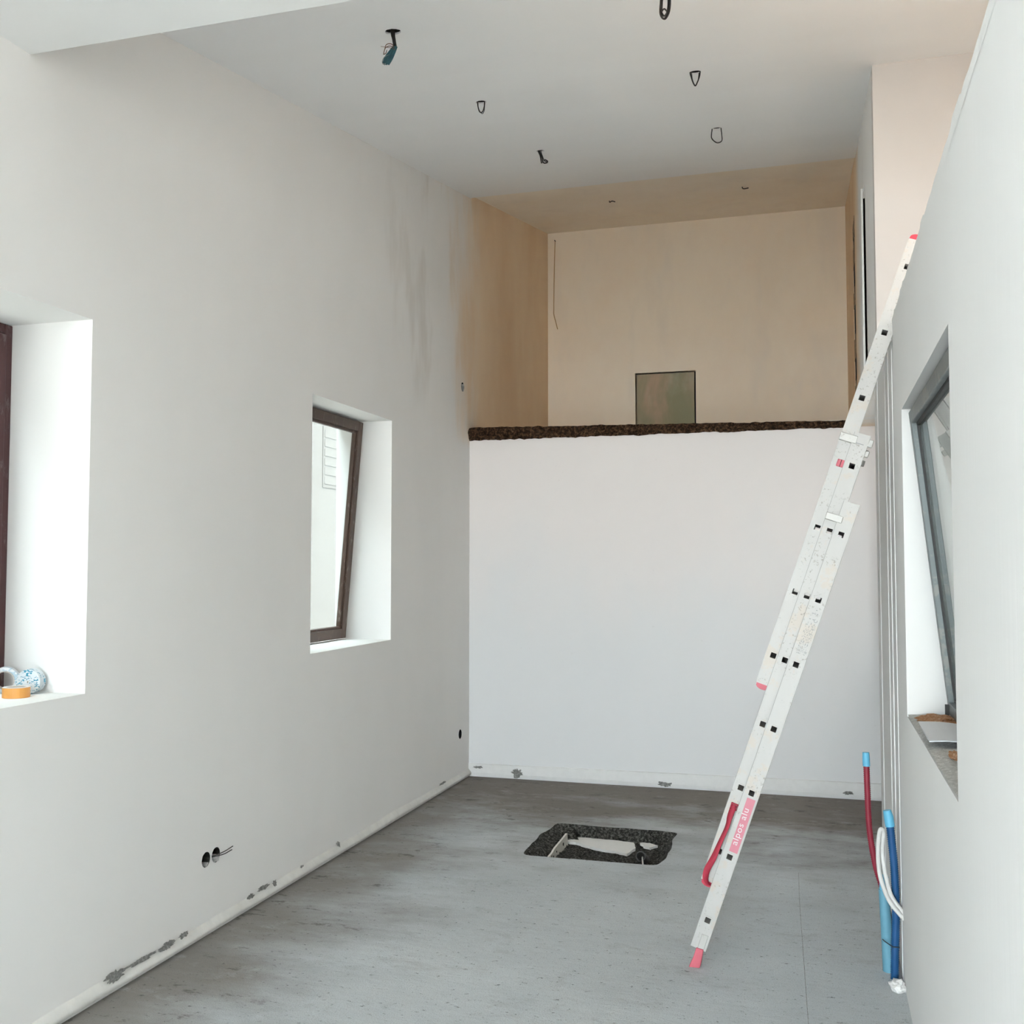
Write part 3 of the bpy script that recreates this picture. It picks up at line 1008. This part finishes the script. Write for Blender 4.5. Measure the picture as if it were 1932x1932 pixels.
# guide brackets
for side in (0, 1):
    def yr(y0, y1):
        return (y0, y1) if side == 0 else (2 * Y0 + YW - y1, 2 * Y0 + YW - y0)
    a, b_ = yr(Y0 + .019, Y0 + .0415)
    MB().box((1.998, .060, a), (2.029, .128, b_), lf).build('guide_bracket', M['ladder_in'], ladder, 0.002)
    a, b_ = yr(Y0 - .002, Y0 + .0205)
    MB().box((1.679, .013, a), (1.707, .079, b_), lf).build('guide_bracket', M['ladder_in'], ladder, 0.002)
    a, b_ = yr(Y0 + .017, Y0 + .036)
    MB().box((2.000, -.003, a), (2.030, .015, b_), lf).build('hook', M['ladder'], ladder, 0.003)
    MB().box((1.958, -.001, a), (1.984, .015, b_), lf).build('hook', M['ladder_in'], ladder, 0.003)
    a, b_ = yr(Y0 + .0202, Y0 + .0212)
    MB().box((2.001, .030, a), (2.004, .060, b_), lf).build('slot', M['ink'], ladder)
# red plug in a rung end
a0 = SECT[2][0] + 3 * PITCHR
pl = MB().box((a0 - .0155, .0905 - .0155, Y0 + .0385), (a0 + .0155, .0905 + .0155, Y0 + .045), lf).build('plug', M['pink_plastic'], ladder, 0.003)
MB().box((a0 - .0150, .0905 - .0012, Y0 + .0375), (a0 + .0150, .0905 + .0012, Y0 + .039), lf).build('plug_slot', M['dark'], pl)
# red webbing strap
sp = smooth_path([lf(.472, .049, Y0 + .016), lf(.42, .050, Y0 + .006), lf(.383, .047, Y0 - .002), lf(.31, .053, Y0 + .002), lf(.241, .058, Y0 + .004), lf(.19, .066, Y0 + .002), lf(.150, .060, Y0 + .004), lf(.130, .036, Y0 + .012), lf(.145, .030, Y0 + .03)], 6)
m = MB(); vs = []
for i, p in enumerate(sp):
    t = i / (len(sp) - 1)
    ang = 0.15 + 0.75 * math.sin(t * 5.5)
    w = (LP * math.cos(ang) + Vector((0, 1, 0)) * math.sin(ang)) * 0.0125
    nrm = (LP * -math.sin(ang) + Vector((0, 1, 0)) * math.cos(ang)) * 0.0008
    vs += [p - w - nrm, p + w - nrm, p + w + nrm, p - w + nrm]
m.add(vs, [(i * 4 + j, (i + 1) * 4 + j, (i + 1) * 4 + (j + 1) % 4, i * 4 + (j + 1) % 4) for i in range(len(sp) - 1) for j in range(4)], True)
m.build('strap', M['strap'], ladder)
m = MB()
for a_, b_ in ((.452, .479),):
    m.box((a_, .030, Y0 + .014), (a_ + .005, .062, Y0 + .0205), lf); m.box((b_ - .005, .034, Y0 + .014), (b_, .058, Y0 + .0205), lf)
    m.box((a_, .030, Y0 + .014), (b_, .035, Y0 + .0205), lf); m.box((a_, .057, Y0 + .014), (b_, .062, Y0 + .0205), lf)
m.build('buckle', M['strap'], ladder)
# brand label
lb = MB().box((.296, -.0235, Y0 - .0012), (.524, .0105, Y0 - .0002), lf).build('brand_label', M['label_pink'], ladder, label='faded pink label lettered alpos alu')


def text_part(body, size, a, p, y, mat, parent, name, squeeze=1.0):
    cu_ = bpy.data.curves.new(name, 'FONT')
    cu_.body = body
    cu_.size = size
    cu_.extrude = 0.0003
    cu_.space_character = 1.12
    to = bpy.data.objects.new(name, cu_)
    col.objects.link(to)
    bpy.context.view_layer.update()
    dg = bpy.context.evaluated_depsgraph_get()
    me = bpy.data.meshes.new_from_object(to.evaluated_get(dg))
    bpy.data.objects.remove(to)
    off = wloc(parent)
    for v in me.vertices:
        q = Vector(lf(a + v.co.x * squeeze, p + v.co.y, y - v.co.z)) - off
        v.co = q
    me.materials.clear(); me.materials.append(mat)
    o = bpy.data.objects.new(name, me)
    col.objects.link(o); o.parent = parent
    return o


text_part('alpos alu', 0.034, .326, -.0115, Y0 - .0013, M['label_white'], lb, 'lettering', 1.16)
# printed notice further up the same stile: rows of small grey print
nt_ = MB().box((1.131, -.028, Y0 - .0010), (1.334, .018, Y0 - .0002), lf).build('notice', M['ladder'], ladder, label='pale notice with small grey print')
m = MB()
random.seed(3)
for r_ in range(9):
    p_ = .013 - r_ * .0044
    a_ = 1.137
    while a_ < 1.264:
        l_ = random.uniform(.002, .009)
        if random.random() < .72:
            m.box((a_, p_, Y0 - .0014), (a_ + l_, p_ + random.choice((.0012, .0018, .0024)), Y0 - .0009), lf)
        a_ += l_ + random.uniform(.002, .006)
for a_, p_, l_ in ((1.281, .010, .010), (1.282, -.003, .007), (1.306, .006, .004), (1.306, -.002, .006), (1.306, -.012, .005), (1.321, -.004, .003)):
    m.box((a_, p_ - .006, Y0 - .0014), (a_ + .003, p_, Y0 - .0009), lf)
for k in range(14):
    t = 0.5 + k / 14 * 5.0
    a_, p_ = 1.281 + .0062 * math.cos(t), -.016 + .0062 * math.sin(t)
    m.box((a_ - .0011, p_ - .0011, Y0 - .0014), (a_ + .0011, p_ + .0011, Y0 - .0009), lf)
m.build('print', M['ink'], nt_)


# ================================================================== PIPES AND CONDUITS BY THE RIGHT WALL
def corrugated(pts, r, pitch=0.0085, seg=14, depth=0.20):
    P = smooth_path(pts, 40)
    L = [0]
    for a, b_ in zip(P, P[1:]): L.append(L[-1] + (b_ - a).length)
    n = int(L[-1] / pitch * 2)
    out = []; rs = []
    j = 0
    for i in range(n + 1):
        s = L[-1] * i / n
        while j < len(L) - 2 and L[j + 1] < s: j += 1
        t = (s - L[j]) / max(1e-9, L[j + 1] - L[j])
        out.append(P[j].lerp(P[j + 1], t)); rs.append(r * (1 - depth * (i % 2)))
    return MB().tube(out, rs, seg)


rc = tag(empty('corrugated_conduit', (0.225, 4.6, 0.0)), 'dark red corrugated conduit with blue taped end by the right wall', 'conduit')
corrugated([(0.268, 4.60, 0.0), (0.265, 4.60, 0.15), (0.240, 4.60, 0.28), (0.217, 4.6, 0.363), (0.201, 4.6, 0.448), (0.190, 4.6, 0.555), (0.186, 4.6, 0.707), (0.1845, 4.6, 0.785)], 0.0135).build('tube', M['red_tube'], rc)
MB().tube([(0.1845, 4.6, 0.782), (0.1838, 4.6, 0.81), (0.183, 4.6, 0.838)], [.0150, .0150, .0135], 14).build('taped_end', M['tape_cap'], rc)
bc = tag(empty('corrugated_conduit', (0.273, 4.40, 0.0)), 'deep blue corrugated conduit with light blue taped end by the right wall', 'conduit')
corrugated([(0.268, 4.40, 0.0), (0.272, 4.4, 0.13), (0.277, 4.4, 0.26), (0.274, 4.4, 0.423), (0.266, 4.4, 0.53), (0.2605, 4.4, 0.592)], 0.0165).build('tube', M['blue_tube'], bc)
MB().tube([(0.2608, 4.4, 0.588), (0.256, 4.4, 0.625), (0.2505, 4.4, 0.650)], [.0182, .0185, .0150], 14).build('taped_end', M['tape_cap'], bc)
lp_ = tag(empty('water_pipe', (0.258, 4.44, 0.0)), 'light blue smooth pipe strapped beside the deep blue conduit', 'pipe')
MB().tube([(0.252, 4.475, 0.0), (0.245, 4.475, 0.17), (0.237, 4.475, 0.32)], [.024, .022, .020], 18).build('tube', M['blue_pipe'], lp_)
MB().tube(smooth_path([(0.237, 4.475, 0.318), (0.2375, 4.475, 0.34), (0.240, 4.465, 0.372)], 5), .0165, 14).build('coloured_end', M['tape_cap'], lp_)
MB().tube([(0.228, 4.44, .134), (0.236, 4.428, .130), (0.262, 4.380, .128), (0.2875, 4.385, .127)], .0022, 6).build('strap', M['cable'], lp_)
wc = smooth_path([(0.318, 4.34, 0.238), (0.285, 4.342, 0.270), (0.25, 4.345, 0.315), (0.222, 4.35, 0.389), (0.212, 4.35, 0.47), (0.215, 4.35, 0.545), (0.223, 4.35, 0.585), (0.233, 4.355, 0.570), (0.228, 4.36, 0.491), (0.241, 4.36, 0.395), (0.262, 4.352, 0.325), (0.318, 4.352, 0.250)], 5)
tag(MB().tube(wc, .0085, 10).build('cable_loop', M['white_cable']), 'white sleeved cable loop in front of the blue pipes', 'cable')
chunk('plaster_lump', (0.272, 4.29, 0.012), (0.030, 0.040, 0.022), M['white_foam'], 'white plaster lump at the foot of the blue pipes', 'lump', None, 3)

# ================================================================== THINGS IN THE FLOOR PIT
def flat_piece(name, pts, z, th, mat, label, cat):
    P = []
    for i in range(len(pts)):
        a, b_ = Vector(pts[i]), Vector(pts[(i + 1) % len(pts)])
        for k in range(5):
            p = a.lerp(b_, k / 5)
            p += Vector((nz(p.x * 40, p.y * 40, 1), nz(p.x * 40, p.y * 40, 7))) * 0.012
            P.append((p.x, p.y, z))
    return tag(MB().prism(P, (0, 0, th)).build(name, mat), label, cat)


flat_piece('insulation_board', [(-1.49, 6.355), (-1.40, 6.372), (-1.30, 6.372), (-1.20, 6.36), (-1.09, 6.34), (-1.065, 6.24), (-1.085, 6.09), (-1.17, 6.13), (-1.27, 6.15), (-1.36, 6.20), (-1.43, 6.25), (-1.50, 6.25)],
           PIT_Z + 0.004, 0.016, M['white_foam'], 'large white insulation patch exposed in the bottom of the floor pit', 'insulation')
flat_piece('insulation_board', [(-1.055, 6.355), (-0.995, 6.36), (-0.945, 6.32), (-0.985, 6.255), (-1.03, 6.29)],
           PIT_Z + 0.006, 0.014, M['white_foam'], 'small white insulation scrap right of the large one in the pit', 'insulation')
pp = MB()
plo = [(6.20, -.006), (6.22, -.085), (5.80, -.085), (5.72, -.070), (5.70, -.052), (5.76, -.046), (5.80, -.036), (5.86, -.034), (5.92, -.022), (6.05, -.016)]
pp.prism([(-1.492 + (y - 5.9) * 0.02, y, z) for y, z in plo], (0.012, 0, 0))
pt = tag(pp.build('perforated_plate', M['plate']), 'dirty white perforated plate standing at the left of the pit', 'plate')
for y, z, r in ((6.10, -.045, .010), (6.02, -.078, .009), (5.95, -.050, .006), (5.88, -.060, .007), (5.84, -.048, .005)):
    MB().tube([(-1.484 + (y - 5.9) * 0.02 - .004, y, z), (-1.478 + (y - 5.9) * 0.02, y, z)], r, 12).build('plate_hole', M['dark'], pt)
dp = tag(empty('drain_pipe', (-0.985, 5.99, PIT_Z + .012)), 'dark open pipe end lying in the floor pit', 'pipe')
MB().ring((-0.985, 5.935, -.034), (0.10, 0.86, -.42), .023, .029, .10, 24).build('pipe_wall', plain('dark_grey_pipe', (0.06, 0.06, 0.058), 0.4), dp)
MB().tube([(-0.982, 5.963, -.048), (-0.979, 5.985, -.058)], .0228, 16).build('pipe_inside', M['dark'], dp)
tag(MB().tube(smooth_path([(-0.978, 5.955, -.044), (-0.972, 5.92, -.046), (-0.958, 5.85, -.060), (-0.946, 5.77, -.072)], 5), .0048, 8).build('pit_cable', M['white_cable']), 'short white cable poking out of the dark pit pipe', 'cable')

# ================================================================== CEILING CABLES, SOCKET BOXES
RGT = Vector((math.cos(YAW), math.sin(YAW), 0))


def wire(mb, P0, pts, r, seg=6, n=5):
    P = [Vector(P0) + RGT * x + Vector((0, 0, z)) + Vector((-RGT.y, RGT.x, 0)) * d for x, z, d in pts]
    mb.tube(smooth_path(P, n), r, seg)


def lamp_hole(i):
    x, y, r = HC[i]
    p = Vector((x, y, zc(y)))
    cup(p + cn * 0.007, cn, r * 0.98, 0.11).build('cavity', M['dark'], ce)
    MB().ring(p + cn * 0.0006, cn, r * 0.955, r * 0.985, 0.007, 32).build('hole_rim', M['ceiling'], ce)
    return p


P = [lamp_hole(i) for i in range(6)]
# 1: thick bundle with teal sleeve
t = tag(empty('cable_bundle', P[0]), 'black cable with teal sleeved bundle hanging from the ceiling hole by the left wall', 'cable')
m = MB(); wire(m, P[0], [(-.006, .10, 0), (-.004, .0, 0), (.002, -.03, 0), (.008, -.065, 0)], .0065); wire(m, P[0], [(.002, .10, .01), (.003, 0, .008), (.007, -.035, .006), (.012, -.066, .004)], .005); m.build('cable', M['cable'], t)
m = MB()
for k in range(6):
    o = (k - 2.5) * .0042; q = (k % 2) * .006
    wire(m, P[0], [(.010 + o * .5, -.062, q), (-.004 + o, -.085, q + .003), (-.018 + o * 1.2, -.110 - .003 * (k % 3), q), (-.030 + o, -.136 - .004 * (k % 2), q)], .0048)
m.build('sleeve', M['teal'], t)
m = MB()
wire(m, P[0], [(.008, -.068, 0), (-.006, -.058, -.01), (-.026, -.062, -.012), (-.034, -.082, -.008), (-.040, -.100, 0)], .0018)
wire(m, P[0], [(.008, -.072, 0), (-.010, -.066, -.008), (-.030, -.075, -.010), (-.038, -.098, -.004), (-.030, -.094, 0), (-.026, -.078, .004)], .0018)
wire(m, P[0], [(.010, -.078, 0), (-.010, -.076, -.012), (-.050, -.070, -.012)], .0012)
m.build('wire', M['cable_brown'], t)
m = MB(); wire(m, P[0], [(-.012, -.098, 0), (-.034, -.112, -.006), (-.044, -.132, -.006), (-.040, -.142, 0), (-.030, -.138, 0)], .0014); m.build('wire', M['cable_grey'], t)


def loop_cable(i, label, w, h, pts, r, mat=None, extra=None):
    m = MB()
    wire(m, P[i], [(x * w, .05 if k in (0, len(pts) - 1) else z * h, 0) for k, (x, z) in enumerate(pts)], r)
    if extra:
        for e in extra: wire(m, P[i], e, r * 0.6)
    return tag(m.build('ceiling_cable', M['cable']), label, 'cable')


U = [(-.5, 0), (-.5, 0), (-.46, -.4), (-.28, -.85), (0, -1), (.28, -.85), (.46, -.4), (.5, 0), (.5, 0)]
loop_cable(1, 'small black cable loop on the ceiling, second along the left row', .036, .056, U, .0030, None, [[(-.018, .03, .004), (-.014, -.03, .004), (.004, -.060, .004), (.016, -.045, .004), (.020, .0, .004)]])
V_ = [(-.5, 0), (-.5, 0), (-.4, -.35), (-.22, -.75), (0, -1), (.2, -.75), (.4, -.35), (.48, 0), (.48, 0)]
loop_cable(4, 'pointed black cable loop on the ceiling, middle of the right row', .050, .068, V_, .0034, None, [[(-.020, .03, .004), (-.014, -.03, .004), (.0, -.064, .004), (.014, -.04, .004), (.020, .0, .004)]])
loop_cable(5, 'wide rounded black cable loop on the ceiling nearest the loft', .064, .088, [(-.46, 0), (-.46, 0), (-.52, -.40), (-.50, -.68), (-.2, -.92), (.1, -1), (.46, -.85), (.46, -.45), (.40, 0), (.40, 0)], .0034)
m = MB()
wire(m, P[2], [(-.02, .05, 0), (-.014, 0, 0), (-.002, -.03, 0), (.006, -.076, 0), (.010, -.074, 0)], .0042)
wire(m, P[2], [(-.01, .05, .004), (-.006, 0, .004), (.008, -.035, .004), (.018, -.074, .004), (.040, -.076, .004), (.046, -.066, .004), (.030, -.056, .004), (.022, -.064, .004)], .0042)
wire(m, P[2], [(.0, .05, -.004), (.002, 0, -.004), (.014, -.04, -.004), (.026, -.066, -.004), (.044, -.074, -.004)], .003)
tag(m.build('ceiling_cable', M['cable']), 'drooping bunch of black wires on the ceiling, last of the left row', 'cable')
m = MB()
for k in range(3):
    o = k * .004
    wire(m, P[3], [(-.012 + o, .06, o), (-.010 + o, -.01, o), (-.014 + o, -.085, o), (-.016 + o, -.140, o), (.002, -.160 + o, o), (.020 - o, -.130, o), (.024 - o, -.075, o), (.014 - o, -.02, o), (.010, .06, o)], .0026)
for k in range(2):
    wire(m, P[3], [(-.010, -.130, .004 * k), (.0, -.118, .004 * k), (.010, -.130, .004 * k), (.0, -.146, .004 * k), (-.010, -.132, .004 * k)], .0024)
tag(m.build('ceiling_cable', M['cable']), 'long coiled cable loop hanging at the top edge of the ceiling', 'cable')
for k, (x, y, lab) in enumerate([(-1.622, 8.514, 'tiny dark cable stub on the loft ceiling, left one'), (-0.52, 8.484, 'tiny curved cable stub on the loft ceiling, right one')]):
    p = Vector((x, y, zl(y)))
    m = MB(); wire(m, p, [(-.022, .02, 0), (-.020, -.012, 0), (0, -.004 - .012 * k, 0), (.028, -.010, 0)], .0045)
    tag(m.build('cable_stub', M['cable']), lab, 'cable')

# wall socket boxes
for k, (y, z, r) in enumerate(SOCK):
    labs = ['left of two open socket boxes low on the left wall', 'right of two open socket boxes low on the left wall, wires sticking out', 'open round socket box low in the far left corner', 'open socket box high on the left wall beside the loft']
    t = tag(empty('socket_box', (XL - 0.05, y, z)), labs[k], 'socket box')
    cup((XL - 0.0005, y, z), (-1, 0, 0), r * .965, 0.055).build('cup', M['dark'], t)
    if k == 1:
        m = MB()
        for a in ([(-.03, -.02, -.01), (.0, -.012, 0), (.03, .016, .012), (.055, .050, .03)], [(-.03, -.022, -.012), (.0, -.014, -.004), (.035, .008, .004), (.058, .038, .018)]):
            m.tube(smooth_path([(XL + dx, y + dy, z + dz) for dx, dy, dz in a], 5), .0022, 6)
        m.build('wire', M['cable'], t)
        MB().box((XL - .030, y - .012, z - .030), (XL + .001, y + .024, z - .004)).build('plaster_crumb', M['mortar'], t)
    if k == 0:
        MB().box((XL - .030, y + .0, z - .032), (XL - .002, y + .022, z - .018)).build('plaster_crumb', M['mortar'], t)
    if k == 3:
        MB().box((XL - .03, y + .010, z - .028), (XL + .002, y + .020, z + .026)).build('inner_rim', M['mortar'], t)
# cord on the loft wall
m = MB()
m.tube(smooth_path([(-2.505, 10.068, 4.894), (-2.512, 10.066, 4.66), (-2.517, 10.066, 4.437), (-2.520, 10.066, 4.20), (-2.518, 10.064, 4.138), (-2.497, 10.06, 4.06), (-2.479, 10.058, 3.989)], 6), .0042, 6)
t = tag(m.build('hanging_cord', M['cord']), 'thin ochre cord hanging from a nail on the loft wall', 'cord')
MB().tube([(-2.505, 10.082, 4.896), (-2.505, 10.050, 4.898)], .005, 8).build('nail', M['cable'], t)

# ================================================================== TAPE ROLLS ON THE NEAR LEFT SILL
SZ = 1.146


def tape(c, axis, r, h, mat, label, core=0.68):
    a = Vector(axis).normalized(); c = Vector(c)
    t = tag(empty('tape_roll', (c.x, c.y, SZ)), label, 'tape')
    MB().ring(c, a, r * core, r, h, 36).build('tape', mat, t, 0.0015)
    MB().ring(c + a * (-.001), a, r * (core - .06), r * core - .0003, h + .002, 36).build('core', M['tape_core'], t)
    return t


o = tape((-2.752, 3.080, SZ), (0, 0, 1), .046, .036, M['orange'], 'orange masking tape roll lying flat on the near left sill')
MB().ring((-2.752, 3.080, SZ + .0362), (0, 0, 1), .033, .0455, .0012, 36).build('paper_face', M['paper'], o)
o = tape((-2.772, 3.160, SZ + .0455), (-.26, .97, 0), .045, .045, M['blue_print'], 'blue and white printed tape roll standing on the near left sill', 0.62)
n_ = Vector((-.26, .97, 0)).normalized()
MB().ring(Vector((-2.772, 3.160, SZ + .0455)) - n_ * .0016, n_, .004, .0445, .0014, 36).build('printed_disc', M['blue_print'], o)
o = tape((-2.868, 3.150, SZ + .0485), (-.55, .83, 0), .048, .040, M['pale_print'], 'pale printed tape roll standing behind the orange one', 0.7)
tape((-2.835, 2.955, SZ), (0, 0, 1), .048, .050, M['pale_print'], 'pale tape roll cut off by the left picture edge')

# ================================================================== NEIGHBOURING HOUSE SEEN THROUGH THE FAR LEFT WINDOW
nbh = tag(empty('neighbouring_house', (-7.0, 10.0, -0.25)), 'neighbouring house seen faintly through the far left window', 'building')
MB().box((-9.0, -5.0, -0.25), (-5.4, 24, 7.2)).build('wall', M['outside_wall'], nbh)
m = MB().box((-5.42, 10.70, 2.50), (-5.395, 11.45, 3.20)).build('shutter', M['outside_shutter'], nbh)
for k in range(6):
    MB().box((-5.395, 10.74, 2.54 + k * .108), (-5.392, 11.04, 2.62 + k * .108)).build('slat', M['outside_wall'], m)
    MB().box((-5.395, 11.10, 2.54 + k * .108), (-5.392, 11.41, 2.62 + k * .108)).build('slat', M['outside_wall'], m)
